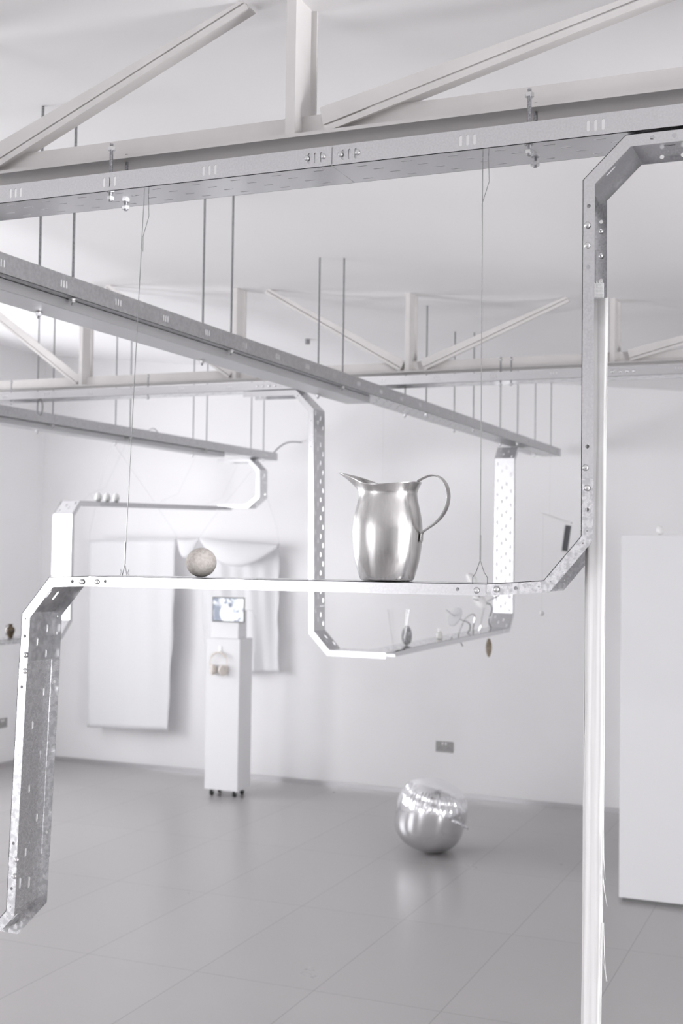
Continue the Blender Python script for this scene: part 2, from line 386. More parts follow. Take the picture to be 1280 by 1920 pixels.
# ------------------------------------------------------------------ roof trusses
X_, Y_, Z_ = Vector((1, 0, 0)), Vector((0, 1, 0)), Vector((0, 0, 1))
def truss(yf, label, x0, x1, posts, diags):
    t = empty('roof_truss', ((x0+x1)/2, yf, 2.905), label, 'truss', 'white roof trusses'); off = t.location
    B_ = lambda mb, nm: place(mb, nm, M['steel_paint'], t)
    mb = MB().box((x0, yf, 2.905), (x1, yf+.10, 2.913)).box((x0, yf+.045, 2.913), (x1, yf+.053, 2.965))
    B_(mb, 'bottom_chord')
    for x in posts:
        zt = ceil_z(x)-.002
        mb = MB().box((x, yf+.004, 2.914), (x+.023, yf+.010, zt)).box((x+.017, yf+.010, 2.914), (x+.023, yf+.085, zt))
        mb.box((x+.020, yf+.092, 2.93), (x+.034, yf+.098, zt)).box((x-.02, yf+.092, 2.93), (x+.020, yf+.098, zt))
        B_(mb, 'post')
    for (xa, za, xb, zb) in diags:
        p, q = Vector((xa, yf+.02, za)), Vector((xb, yf+.02, zb)); d = (q-p).normalized(); n = Vector((-d.z, 0, d.x))
        if n.z < 0: n = -n
        mb = MB().bar(p+n*.021, q+n*.021, Y_, n, .006, .040).bar(p-n*.0015+Y_*.012, q-n*.0015+Y_*.012, Y_, n, .005, .010)
        mb.bar(p-n*.0055+Y_*.022, q-n*.0055+Y_*.022, Y_, n, .050, .005).bar(p-n*.0105+Y_*.0-Y_*.001, q-n*.0105-Y_*.001, Y_, n, .005, .014)
        for v in mb.v:
            if v.z > ceil_z(v.x): v.z = ceil_z(v.x)+.001
            if v.z < 2.914: v.z = 2.914
        B_(mb, 'diagonal_brace')
    return t
def place(mb, name, m, parent, **k):          # build in world space, keep the parent's offset
    o = mb.build(name, m, None, **k); loc = parent.location.copy()
    o.data.transform(Matrix.Translation(o.location-loc)); o.location = (0, 0, 0); o.parent = parent; return o
step = 1.02
truss(2.475, 'near white steel roof truss whose bottom chord crosses above the jug', -4.4, 1.45, [-2.21, -1.187, -.10, .92],
      [(-2.02, 2.93, -1.30, 3.235), (-1.10, 2.93, -.27, 3.14), (-.02, 2.93, .80, 3.04), (-2.26, 2.93, -3.04, 3.39)])
truss(6.0, 'far white steel roof truss running in front of the back wall', LX+.02, 1.45, [-6.2, -5.15, -4.16, -3.17, -2.175, -1.13, -.12, .9],
      [(-4.18, 2.93, -5.05, 3.55), (-3.19, 2.93, -4.0, 3.475), (-2.20, 2.93, -2.98, 3.385), (-2.08, 2.93, -1.34, 3.235), (-1.04, 2.93, -.25, 3.135), (-5.17, 2.93, -6.0, 3.66), (0, 2.93, .85, 3.03)])

# ------------------------------------------------------------------ ceiling-hung cable trays
FH = .043
def triple(c, lu=.006, lv=.022, v=.021, gap=.0135): return [(c+k*gap, v, lu, lv) for k in (-1, 0, 1)]
# near tray under the near truss
y0 = 2.40; zb = 2.806; w1 = .13
t1 = empty('cable_tray', (0, y0, zb), 'large perforated galvanised cable tray bolted under the near white roof truss', 'cable tray')
jx = at(622, 300, y0).x
def groups(pxs): return [at(p, 300, y0).x for p in pxs]
for (xa, xb, gl) in ((-3.2, jx, groups([-115, 30, 205, 392])+[at(590, 297, y0).x]), (jx, 1.8, groups([654, 875, 1115])+[at(1115, 240, y0).x+.285*k for k in (1, 2, 3, 4, 5)])):
    mb = MB(); L_ = xb-xa; fl = [q for g in gl for q in triple(g-xa, gap=.0145)]
    rows = []
    for r in range(4):
        v0, v1 = .008+(w1-.016)*r/4, .008+(w1-.016)*(r+1)/4
        rows.append((v0, v1, [(.02+(r*.27 % 1)*.1+i*.1-(xa % .1), (v0+v1)/2, .024, .006) for i in range(int(L_/.1)+2)]))
    rows[0] = (0, rows[0][1], rows[0][2]); rows[-1] = (rows[-1][0], w1, rows[-1][2])
    straight_tray(mb, (xa+.0008, y0, zb), X_, Y_, -Z_, L_-.0016, w1, FH, rows, fl)
    place(mb, 'tray_section', M['galv'], t1)
for px, py in ((575, 298), (606, 297), (638, 289), (670, 286)):
    p = at(px, py, y0); bolt(Vector((p.x, y0, zb+.022))-t1.location, -Y_, t1, .0062)
mb = MB().box((jx-.09, y0+.002, zb+.004), (jx+.09, y0+.0045, zb+.040))
place(mb, 'joint_plate', M['galv_dull'], t1)
# far tray under the far truss
y2 = 5.86; zb2 = 2.822
t2 = empty('cable_tray', (-2, y2, zb2), 'long galvanised cable tray fixed beneath the far white roof truss', 'cable tray')
mb = MB(); xs = LX+.05
fl = [q for g in [xs+.2+.29*i for i in range(29)] for q in triple(g-xs)]
rows = stag_rows(8.5, .14, .1, .024, .006, 4)
straight_tray(mb, (xs, y2, zb2), X_, Y_, -Z_, 8.5, .14, FH, rows, fl); place(mb, 'tray_section', M['galv'], t2)
for px in (482, 493, 505, 516, 1147, 1162, 1175, 1188):
    p = at(px, 710, y2); bolt(Vector((p.x, y2, zb2+.022))-t2.location, -Y_, t2, .0075)
# trays running towards the back wall
def long_tray(x_right, wd, z_fold, z_top, ya, yb_, cover_to, label, cx=None):
    t = empty('cable_tray', (x_right-wd/2, (ya+yb_)/2, z_fold), label, 'cable tray'); mb = MB(); L_ = yb_-ya; fh = z_top-z_fold
    fl = [q for g in [.1+.29*i for i in range(int(L_/.29)+1)] for q in triple(g, v=fh*.5)]
    straight_tray(mb, (x_right, ya, z_fold), Y_, -X_, -Z_, L_, wd, fh, stag_rows(L_, wd, .1, .024, .007, 4), fl)
    place(mb, 'tray_section', M['galv_dull'], t)
    mb = MB().box((x_right-wd-.012, ya, z_fold-.034), (x_right-.034, cover_to, z_fold-.001))
    place(mb, 'cover_strip', M['cover'], t, bevel=.002)
    return t
TZ = 2.735
long_tray(-2.17, .145, TZ, TZ+.058, 1.5, 9.55, 5.60, 'long galvanised cable tray hung on threaded rods, running diagonally down from upper left to right')
long_tray(-4.53, .145, TZ-.01, TZ+.052, 3.6, 9.42, 8.55, 'galvanised cable tray at left, hung on rods above the row of three white eggs')
# threaded rods, one by one
def make_rod(x, y, zt, zbm, label, group, first=[None]):
    L_ = zt-zbm
    t = empty('threaded_rod', (x, y, zbm), label, 'threaded rod', group)
    mb = MB()
    mb.tube([(0, 0, 0), (0, 0, L_+.004)], .0042, 8); mb.build('rod', M['rod'], t)
    mb = MB(); nut(mb, (0, 0, .012), .0095, .009); mb.build('nut', M['bolt'], t)
    mb = MB(); mb.lathe([(.012, 0), (.012, .003)], 16, (0, 0, .0165)); mb.build('washer', M['bolt'], t)
    return t
DIST = ['nearest', 'second nearest', 'third', 'fourth', 'fifth', 'sixth', 'farthest']
for i, y in enumerate((3.11, 4.12, 5.20, 6.37, 7.25, 8.29, 9.27)):
    for x, sd in ((-2.303, 'left'), (-2.182, 'right')):
        make_rod(x, y, ceil_z(x), TZ-(.055 if y < 5.6 and sd == 'left' else .022), '%s steel threaded rod of the %s pair holding the long diagonal cable tray' % (sd, DIST[i]), 'rods holding the long diagonal tray')
for i, y in enumerate((5.42, 6.30, 7.165, 8.22, 9.18)):
    for x, sd in ((-4.66, 'left'), (-4.545, 'right')):
        make_rod(x, y, ceil_z(x), TZ-(.065 if y < 8.5 and sd == 'left' else .032), '%s steel threaded rod of the %s pair holding the tray above the three eggs' % (sd, ['nearest', 'second nearest', 'middle', 'fourth', 'farthest'][i]), 'rods holding the left tray')
# clamps: short rods between near truss and near tray
def clamp(x, yy, label, zlo=2.79, ztop=2.924):
    t = empty('clamp_bolt', (x, yy, zlo), label, 'bolt', 'bolts clamping tray to truss')
    mb = MB(); mb.tube([(0, 0, 0), (0, 0, ztop-zlo)], .0042, 10); mb.build('rod', M['rod'], t)
    for z in (.007, ztop-zlo-.012): mb = MB(); nut(mb, (0, 0, z), .0095, .008); mb.build('nut', M['bolt'], t)
    return t
xa = at(208, 330, 2.425).x; xb = at(992, 220, 2.425).x
clamp(xa, 2.425, 'bolt clamping the near tray, front side at left of the photo')
clamp(at(236, 380, 2.505).x, 2.505, 'bolt under the near tray at left, behind the front one')
clamp(xb, 2.425, 'bolt clamping the near tray above the right hanging wire')
clamp(at(1003, 300, 2.505).x, 2.505, 'bolt under the near tray, behind and just right of the one above the right wire')
for px, nm in ((22, 'left edge'), (278, 'left of centre'), (938, 'right of centre'), (958, 'right, beside a twin')):
    clamp(at(px, 700, 5.89).x, 5.89, 'small bolt between far tray and far truss, %s' % nm, 2.80, 2.94)

# ------------------------------------------------------------------ the near hanging frame (shelf of the jug)
YF = 2.40; WF = .125; FF = .0235
E1, S1 = X_, Y_
def p2(px, py): q = at(px, py, YF); return Vector((q.x, q.z))
pts = [Vector((.75, 2.8015)), Vector((-.425, 2.8015)), Vector((-.507, 2.722)), Vector((-.5045, 2.03)), Vector((-.577, 1.943)), Vector((-.693, 1.9335)),
       Vector((-1.624, 1.929)), Vector((-1.732, 1.924)), Vector((-1.806, 1.838)), Vector((-1.832, 1.150)), Vector((-1.90, 1.078)), Vector((-2.2, 1.076))]
fr = empty('hanging_tray_frame', (-.9, YF, 1.93), 'near bent galvanised tray frame forming the shelf under the steel jug and stone ball', 'metal frame')
def sub(i0, p0, i1, p1):
    """path piece from point p0 on segment i0 to p1 on segment i1"""
    return [p0]+pts[i0+1:i1+1]+[p1]
def on(i, py):                                 # point of segment i at height z
    a, c = pts[i], pts[i+1]; k = (py-a.y)/(c.y-a.y); return a+(c-a)*k
def onx(i, x): a, c = pts[i], pts[i+1]; k = (x-a.x)/(c.x-a.x); return a+(c-a)*k
vj1 = on(2, 2.612); vj2 = on(2, 2.141); sj1 = Vector((-.6925, 1.9335)); sj2 = pts[6]; lj1 = on(8, at(46, 1243, YF).z); lj2 = on(8, at(22, 1625, YF).z)
def hole_fn(n_first, n_last, nseg, d=.008, pitch=.041):
    def f(i, Ls):
        hs = []
        if i == 0: hs += [(.020+k*pitch, FF*.5, d, d) for k in range(n_first)]
        if i == nseg-1: hs += [(Ls-.020-k*pitch, FF*.5, d, d) for k in range(n_last)]
        if 0 < i < nseg-1 and Ls < .14: hs += [(.008, FF*.45, .003, .003), (Ls-.008, FF*.45, .003, .003)]
        return hs
    return f
def el_rows(i, Ls): return [(0, WF*.5, [(Ls*.5-.002, WF*.36, .026, .007)]), (WF*.5, WF, [(Ls*.5+.004, WF*.64, .026, .007)])] if Ls > .06 else None
n0 = (0, 1)
def piece(name, path, nrm, hf, m, rows=None, inset=0):
    mb = MB(); bent(mb, path, nrm, X_, Y_, YF, WF, FF, rows, hf, inset=inset); return place(mb, name, m, fr)
nseg = 3
piece('elbow', sub(0, pts[0], 2, vj1), (0, 1), lambda i, Ls: ([(Ls-.05-k*.041, FF*.5, .009, .009) for k in range(8)] if i == 0 else [(.008, FF*.45, .003, .003), (Ls-.008, FF*.45, .003, .003)] if i == 1 else [(.01, FF*.5, .003, .003), (.052, FF*.5, .008, .008)]), M['galv'],
      lambda i, Ls: [(0, WF*.5, [(Ls-.035-k*.11, WF*.3, .022, .007) for k in range(8)]), (WF*.5, WF, [(Ls-.07-k*.11, WF*.7, .022, .007) for k in range(8)])] if i == 0 else el_rows(i, Ls))
piece('tray_section', [vj1, vj2], (-1, 0), lambda i, Ls: [(.0615, FF*.5, .008, .008), (Ls-.0615, FF*.5, .008, .008)], M['galv'], lambda i, Ls: stag_rows(Ls, WF, .075, .022, .007, 3, .03), inset=-.0016)
piece('elbow', sub(2, vj2, 4, sj1), (-1, 0), lambda i, Ls: ([(.06, FF*.5, .008, .008), (Ls-.01, FF*.5, .003, .003)] if i == 0 else [(.008, FF*.5, .003, .003), (Ls-.008, FF*.5, .003, .003)] if i == 1 else [(.01, FF*.5, .003, .003), (Ls-.06, FF*.5, .008, .008)]), M['galv_worn'], el_rows)
piece('shelf_section', [sj1, sj2], (0, 1), lambda i, Ls: [(.058, FF*.5, .008, .008), (Ls-.045, FF*.5, .008, .008)], M['galv'], lambda i, Ls: stag_rows(Ls, WF, .075, .022, .007, 3, .03), inset=-.0016)
piece('elbow', sub(6, sj2, 8, lj1), (0, 1), lambda i, Ls: ([(.045, FF*.5, .008, .008), (Ls-.012, FF*.5, .003, .003)] if i == 0 else [(.008, FF*.5, .003, .003), (Ls-.008, FF*.5, .003, .003)] if i == 1 else [(.012, FF*.5, .003, .003), (.052, FF*.5, .008, .008)]), M['galv_dull'], lambda i, Ls: el_rows(i, Ls) if i == 1 else stag_rows(Ls, WF, .06, .02, .006, 3, .025))
piece('tray_section', [lj1, lj2], (-1, 0), lambda i, Ls: [(.055, FF*.5, .008, .008), (Ls-.055, FF*.5, .008, .008)], M['galv_worn'], lambda i, Ls: stag_rows(Ls, WF, .15, .020, .006, 3, .04), inset=-.0016)
piece('elbow', sub(8, lj2, 10, pts[-1]), (-1, 0), lambda i, Ls: ([(.05, FF*.5, .008, .008), (Ls-.01, FF*.5, .003, .003)] if i == 0 else [(.008, FF*.5, .003, .003), (Ls-.008, FF*.5, .003, .003)] if i == 1 else []), M['galv_worn'], el_rows)
for px, py in ((1101, 422), (1101, 460), (1097, 877), (1100, 915), (893, 1107), (930, 1105), (153, 1091), (182, 1091), (48, 1228), (47, 1258), (31, 1612), (27, 1643)):
    p = at(px, py, YF-.002); bolt(p-fr.location, -Y_, fr, .0064)
for z in (2.60, 2.54, 2.65):
    for xo in (.012,):
        p = on(2, z); bolt(Vector((p.x+xo, YF+WF-.003, z))-fr.location, -Y_, fr, .005)
# hanging wires of the shelf
def sling(px_top, py_top, y_t, px_bot, py_bot, half, label):
    a = at(px_top, py_top, 2.455); a.z = zb-.001; c = at(px_bot, py_bot, 2.43)
    t = empty('hanging_wire', (a.x, a.y, a.z), label, 'wire', 'wires holding the near shelf')
    apex = Vector((c.x, c.y, c.z)); zs = 1.9335
    mb = MB(); mb.tube([a+Vector((0, 0, .0)), a+Vector((0, 0, -.01)), a*.5+apex*.5, apex], .0009, 6)
    mb.tube([a+Vector((.012, 0, 0)), a+Vector((.014, 0, -.05)), a+Vector((-.0005, 0, -.095)), a+Vector((0, 0, -.13))], .0008, 6)
    place(mb, 'wire', M['wire'], t)
    mb = MB(); mb.tube([apex+Vector((0, 0, .05)), apex], .0016, 6)
    for s in (-1, 1): mb.tube([apex, apex+Vector((s*half*.55, 0, -.025)), Vector((apex.x+s*half, apex.y, zs+.012)), Vector((apex.x+s*half, apex.y, zs-.002))], .0009, 6)
    place(mb, 'loop', M['wire'], t)
    return t
sling(270, 362, 2.45, 234, 1058, .011, 'thin steel wire at left dropping past the stone ball to the near shelf')
sling(905, 290, 2.45, 900, 1050, .0155, 'thin steel wire right of the jug dropping to the near shelf')

# ------------------------------------------------------------------ jug
def jug():
    yc = YF+.064; c = at(725, 1090, yc); zs = 1.9326
    t = empty('water_jug', (c.x, yc, zs), 'brushed stainless steel jug with wide pouring lip standing on the near shelf', 'jug', None, (0, 0, R_(178)))
    S = .98
    prof = [(.0, .0012), (.045, .0008), (.053, .001), (.0572, .004), (.059, .0085), (.0640, .025), (.0695, .046), (.0730, .072), (.0752, .100), (.0747, .116), (.0730, .132), (.0695, .150), (.0655, .166), (.0632, .178), (.0622, .188)]
    n = 72; vs = []; fs = []
    def ring(fr_, last=False):
        for k in range(n):
            a = 2*math.pi*k/n; aw = min(a, 2*math.pi-a)
            sp = math.exp(-(aw/.6)**2); hs = ((1-math.cos(aw))/2)**3
            rr = .0690+.050*math.exp(-(aw/.50)**2)+.0035*hs; zr = .204+.0085*hs+.031*math.exp(-(aw/.78)**2)
            e = fr_
            r = .0622+(rr-.0622)*(e**1.35); z = .188+(zr-.188)*e
            vs.append((r*math.cos(a)*S, r*math.sin(a)*S*(1-.25*sp*e), z*S))
    m_ = MB()
    for r, z in prof:
        for k in range(n): a = 2*math.pi*k/n; vs.append((r*S*math.cos(a), r*S*math.sin(a), z*S))
    for e in (.12, .25, .4, .55, .7, .85, 1.): ring(e)
    nr = len(prof)+7
    for i in range(nr-1):
        for k in range(n): fs.append((i*n+k, i*n+(k+1) % n, (i+1)*n+(k+1) % n, (i+1)*n+k))
    body = MB().add(vs, fs).build('body', M['brushed'], t, smooth=True, solid=.0012, sub=1)
    # handle: flat strap with a rib, in the plane opposite the spout
    hp = [(312, 226), (345, 203), (400, 178), (455, 160), (505, 164), (555, 192), (600, 250), (622, 330), (622, 410), (600, 490), (555, 570), (490, 632), (420, 680), (372, 712), (352, 735), (350, 790), (351, 838)]
    hp = [(a/5.333/905/.97, (1225-c_)/5.333/905) for a, c_ in hp]
    hw = [.009, .009, .010, .011, .012, .0125, .013, .013, .013, .013, .0125, .011, .009, .007, .007, .0085, .006]
    vs = []; fs = []; q = len(hp)
    for i, ((r, z), hw_) in enumerate(zip(hp, hw)):
        a = Vector(hp[max(0, i-1)]); b_ = Vector(hp[min(q-1, i+1)]); d = (b_-a).normalized(); nn = Vector((d.y, -d.x))
        if i > 3 and nn.x < 0: pass
        for s_, o_ in ((-1, -.0018), (-.55, .0), (0, .0014), (.55, 0), (1, -.0018), (1, -.0034), (0, -.0006), (-1, -.0034)):
            vs.append((-(r-nn.x*o_*-1), s_*hw_, z+nn.y*o_))
    for i in range(q-1):
        for k in range(8): fs.append((i*8+k, i*8+(k+1) % 8, (i+1)*8+(k+1) % 8, (i+1)*8+k))
    fs += [tuple(range(8)), tuple((q-1)*8+k for k in range(8))[::-1]]
    MB().add(vs, fs).build('handle', M['brushed'], t, smooth=True, sub=1)
    return t
jug()
# stone ball
c = at(377, 1060, YF+.06); rb = .0335
t = None
mb = MB(); prof = [(rb*1.02*math.sin(math.pi*i/28), -rb*.98*math.cos(math.pi*i/28)) for i in range(29)]; prof[0] = (0, prof[0][1]); prof[-1] = (0, prof[-1][1])
mb.lathe(prof, 48, (c.x, YF+.06, 1.9308+rb*.98))
tag(mb.build('stone_ball', M['stone'], None, smooth=True, origin=(c.x, YF+.06, 1.9308+rb*.98)), 'beige speckled stone ball resting on the near shelf left of the jug', 'ball')

# skein of white thread with gauze at its top
yc = 2.46
t = empty('thread_skein', (-.49, yc, 2.5), 'long flat hank of white thread hanging inside the right upright to the floor', 'thread')
mb = MB(); n = 46; base_l = at(1096, 1300, yc).x; base_r = at(1133, 1300, yc).x
for k in range(n):
    f = (k+.5)/n; x = base_l+(base_r-base_l)*f; d = .0012*math.sin(k*2.4); ph = random.random()*6
    p = [Vector((x+.0012*math.sin(ph+j*.9)-(.003*(j/12)), yc+d+.001*math.cos(ph*2+j), 2.50-2.49*j/12)) for j in range(13)]
    mb.tube(p, .00095, 5)
ob = place(mb, 'strands', M['thread'], t)
mb = MB(); x0, x1 = base_l, base_r; cols = 7
vs = []; fs = []
for j in range(26):
    z = 2.50-2.49*j/25
    for i in range(cols+1):
        f = i/cols; vs.append((x0+.0015+(x1-x0-.003)*f-.003*j/25+.0008*math.sin(j*1.7+i), yc-.0025+.0005*math.sin(i*2.2+j*.2), z))
for j in range(25):
    for i in range(cols): a = j*(cols+1)+i; fs.append((a, a+1, a+cols+2, a+cols+1))
mb.add(vs, fs); place(mb, 'thread_bundle', M['thread'], t, smooth=True, solid=.002)
mb = MB()
for px, py, dx, dy in ((1130, 1640, 8, 60), (1131, 1730, 5, 110), (1130, 1790, 8, 50), (1131, 1560, 3, 90)):
    a = at(px, py, yc-.004); c_ = at(px+dx, py+dy, yc-.006); mb.tube([a, a*.5+c_*.5+Vector((-.001, 0, -.003)), c_], [.0008, .0007, .0003], 5)
place(mb, 'loose_thread', M['thread'], t)
mb = MB(); gx0, gx1 = at(1113, 560, yc).x, at(1131, 560, yc).x
for i in range(12): x = gx0+(gx1-gx0)*i/11; mb.tube([(x, yc, 2.535-.002*(i % 3)), (x+.0004, yc-.001, 2.46)], .00045, 4)
for j in range(26): z = 2.46+.0028*j; mb.tube([(gx0, yc-.0005, z), (gx1, yc-.0005, z-.0006)], .00045, 4)
place(mb, 'gauze', M['gauze'], t)

# ------------------------------------------------------------------ middle hanging frame
YM = 5.85; WM = .14; FM = .03
fm = empty('hanging_tray_frame', (-2.4, YM, 1.48), 'middle bent tray frame carrying the wire sculpture, hung between far tray and long diagonal tray', 'metal frame')
mid = [Vector((-3.02, 2.817)), Vector((-2.715, 2.817)), Vector((-2.612, 2.715)), Vector((-2.592, 1.575)), Vector((-2.505, 1.483)), Vector((-2.20, 1.483))]
def mrows(i, Ls): return stag_rows(Ls, WM, .095, .026, .0095, 4, .02)
def mp(name, path, nrm, m, E=X_, S=Y_, y0_=YM, O=Vector((0, 0, 0)), rows=mrows, holes=None, w=WM, fh=FM, par=None):
    mb = MB(); bent(mb, path, nrm, E, S, y0_, w, fh, rows, holes, O=O); return place(mb, name, m, par or fm)
mh = lambda i, Ls: [(.03, FM*.5, .007, .007), (.06, FM*.5, .007, .007)] if Ls > .1 else []
def onz(a, c, z): return a+(c-a)*((z-a.y)/(c.y-a.y))
q1 = onz(mid[2], mid[3], 2.58); q2 = onz(mid[2], mid[3], 1.70)
mp('elbow', [mid[0], mid[1], mid[2], q1], (0, 1), M['galv'], holes=mh)
mp('tray_section', [q1+Vector((0, -.001)), q2], (1, 0), M['galv'], holes=mh)
mp('elbow', [q2+Vector((0, -.001)), mid[3], mid[4], mid[5]], (1, 0), M['galv'], holes=mh)
# run away from the camera, then up to the diagonal tray: E = +Y, side = -X from x=-2.20
run = [Vector((YM+WM+.001, 1.483)), Vector((8.20, 1.483)), Vector((8.29, 1.575)), Vector((8.29, 2.63)), Vector((8.37, 2.712)), Vector((8.75, 2.712))]
mp('shelf_section', [run[0], Vector((8.05, 1.483))], (0, 1), M['galv'], E=Y_, S=-X_, y0_=2.20, rows=lambda i, Ls: stag_rows(Ls, WM, .1, .024, .007, 4))
mp('elbow', [Vector((8.051, 1.483)), run[1], run[2], Vector((8.29, 1.72))], (0, 1), M['galv_matte'], E=Y_, S=-X_, y0_=2.20)
mp('tray_section', [Vector((8.29, 1.721)), Vector((8.29, 2.50))], (-1, 0), M['galv_matte'], E=Y_, S=-X_, y0_=2.20, rows=lambda i, Ls: stag_rows(Ls, WM, .095, .028, .014, 4, .02))
mp('elbow', [Vector((8.29, 2.501)), run[3], run[4], run[5]], (-1, 0), M['galv_matte'], E=Y_, S=-X_, y0_=2.20)
# corner plate under the turn
place(MB().box((-2.34, YM+.001, 1.4775), (-2.20, YM+WM+.15, 1.4812)), 'joint_plate', M['galv'], fm)

# ------------------------------------------------------------------ left hanging frame
YC = 9.10; zr = 2.292
fc = empty('hanging_tray_frame', (-4.9, 8.0, zr), 'far left bent tray frame carrying three white eggs and the small dark vase', 'metal frame')
lc = [Vector((-4.92, 2.722)), Vector((-4.63, 2.722)), Vector((-4.535, 2.63)), Vector((-4.535, 2.40)), Vector((-4.64, 2.315)), Vector((-4.92, 2.315))]
mp('elbow', lc[:3]+[Vector((-4.535, 2.53))], (0, 1), M['galv'], y0_=YC, par=fc)
mp('elbow', [Vector((-4.535, 2.529))]+lc[3:], (1, 0), M['galv'], y0_=YC, par=fc, rows=lambda i, Ls: stag_rows(Ls, WM, .09, .02, .008, 2, .03))
XR = -4.86
lr = [Vector((YC+WM, zr+.040)), Vector((7.06, zr)), Vector((6.97, zr-.092)), Vector((6.97, 1.50)), Vector((6.88, 1.408)), Vector((4.9, 1.402))]
# side = -X; with E = -Y the path runs towards the camera
neg = lambda P: [Vector((-a.x, a.y)) for a in P]
def lp(name, path, nrm, m, rows=mrows): mp(name, neg(path), nrm, m, E=-Y_, S=-X_, y0_=-XR, par=fc, rows=rows, w=.15)
lp('shelf_section', [lr[0], Vector((7.30, zr+.0044))], (0, 1), M['galv_dull'], rows=lambda i, Ls: stag_rows(Ls, .15, .1, .024, .007, 4))
lp('elbow', [Vector((7.299, zr+.0044)), lr[1], lr[2], Vector((6.97, 2.05))], (0, 1), M['galv'])
lp('tray_section', [Vector((6.97, 2.049)), Vector((6.97, 1.62))], (1, 0), M['galv'])
lp('elbow', [Vector((6.97, 1.619)), lr[3], lr[4], Vector((6.72, 1.408))], (1, 0), M['galv'])
lp('shelf_section', [Vector((6.719, 1.408)), Vector((4.9, 1.408))], (0, 1), M['galv_worn'])

# eggs
def egg(px, x, y, z, label, group, s=.026, tall=1.32):
    prof = []
    for i in range(17):
        a = math.pi*i/16; k = 1-.13*(1-math.cos(a))/2*1.2
        prof.append((s*math.sin(a)*k, s*tall*(1-math.cos(a))))
    prof[0] = (0, 0); prof[-1] = (0, prof[-1][1])
    return tag(MB().lathe(prof, 28).build('egg', M['eggshell'], None, smooth=True, origin=(0, 0, 0)), label, 'egg', group), (x, y, z)
e0, _ = egg(0, 0, 0, 0, 'leftmost of the three white eggs in a row on the far left tray', 'white eggs on trays and plinths')
e0.location = (-4.955, 7.42, zr+.0068)
for y, lb in ((7.53, 'middle of the three white eggs in a row on the far left tray'), (7.645, 'rightmost of the three white eggs in a row on the far left tray')):
    o = e0.copy(); COL.objects.link(o); o.location = (-4.955, y, zr+.0068+(y-7.42)*.0183); o['label'] = lb
o = e0.copy(); COL.objects.link(o); p = at(1237, 1000, 7.34); o.location = (p.x, 7.34, 2.102); o.scale = (.9, .9, .82); o['label'] = 'single white egg on top of the tall white plinth at right'
# vase
p = atx(19, 1201, -4.93)
t = empty('small_vase', (-4.93, p.y, 1.409), 'small dark brown glazed vase on the lower tray at the left edge', 'vase')
mb = MB().lathe([(0, 0), (.014, 0), (.016, .004), (.024, .03), (.030, .048), (.027, .062), (.014, .072), (.012, .078), (.015, .084)], 28); mb.build('body', M['vase'], t, smooth=True)
MB().lathe([(.015, .084), (.0165, .0855), (.016, .087), (.010, .087)], 28).build('rim', M['vase'], t, smooth=True)
# thin support wires at the left run
def wire(pts_, label, r=.0011, m='string', name='hanging_string', cat='string', group='strings and wires in the background'):
    mb = MB(); mb.tube(pts_, r, 5); o = mb.build(name, M[m], None, origin=pts_[0]); return tag(o, label, cat, group)
zt3 = TZ-.046
for y, lb in ((7.27, 'left of the eggs'), (8.25, 'at its middle'), (8.95, 'at its far end')):
    t_ = empty('hanging_string', (-4.64, y, zt3), 'pale wire sling holding the egg tray %s' % lb, 'string', 'slings of the egg tray')
    mb = MB().tube([(-4.64, y, zt3+.01), (-4.80, y, zr+.10), (-4.93, y, zr+.055)], .001, 5); place(mb, 'line', M['string'], t_)
    mb = MB().tube([(-4.99, y-.0, zr), (-4.93, y, zr+.055), (-4.87, y, zr)], .001, 5); place(mb, 'loop', M['string'], t_)

# ------------------------------------------------------------------ objects on the middle shelf
zs = 1.484
def midp(px, py, x=-2.27): return atx(px, py, x)
XM = -2.27
y_e = atx(762, 1212, XM).y
t = None
mb = MB(); prof = [(.030*math.sin(math.pi*i/20)*(1+.1*math.cos(math.pi*i/20)), .054*(1-math.cos(math.pi*i/20))) for i in range(21)]; prof[0] = (0, 0); prof[-1] = (0, prof[-1][1])
mb.lathe(prof, 32)
o = mb.build('ridged_stone', M['shell'], None, smooth=True); o.location = (XM, y_e, zs); o.scale = (.95, .75, 1.0)
tag(o, 'dark grey ridged egg-shaped stone standing on the middle tray frame', 'stone')
# clear cone cup behind it
mb = MB().lathe([(.028, .001), (.030, .004), (.045, .09), (.062, .195)], 36)
mb.f = mb.f[:-2]
o = mb.build('clear_cup', M['glass'], None, smooth=True); p = atx(740, 1212, -2.275); o.location = (-2.275, y_e-.115, zs+.0005)
tag(o, 'clear flared glass cup on the middle tray frame beside the grey stone', 'cup')
# little bottle
t = empty('small_bottle', (XM, atx(823, 1203, XM).y, zs), 'tiny milky glass bottle standing on the middle tray frame', 'bottle')
MB().lathe([(0, 0), (.017, 0), (.019, .004), (.019, .028), (.015, .038), (.008, .043), (.008, .048)], 24).build('body', M['milk'], t, smooth=True)
MB().lathe([(.010, .048), (.010, .060), (.008, .062)], 20).build('stopper', M['switch'], t, smooth=True)
mb = MB().lathe([(0, 0), (.008, .002), (.010, .008), (.006, .014), (0, .016)], 16)
o = mb.build('pebble', M['white'], None, smooth=True); o.location = (XM+.02, atx(828, 1206, XM).y+.12, zs); tag(o, 'tiny white pebble on the middle tray frame beside the milky bottle', 'pebble')
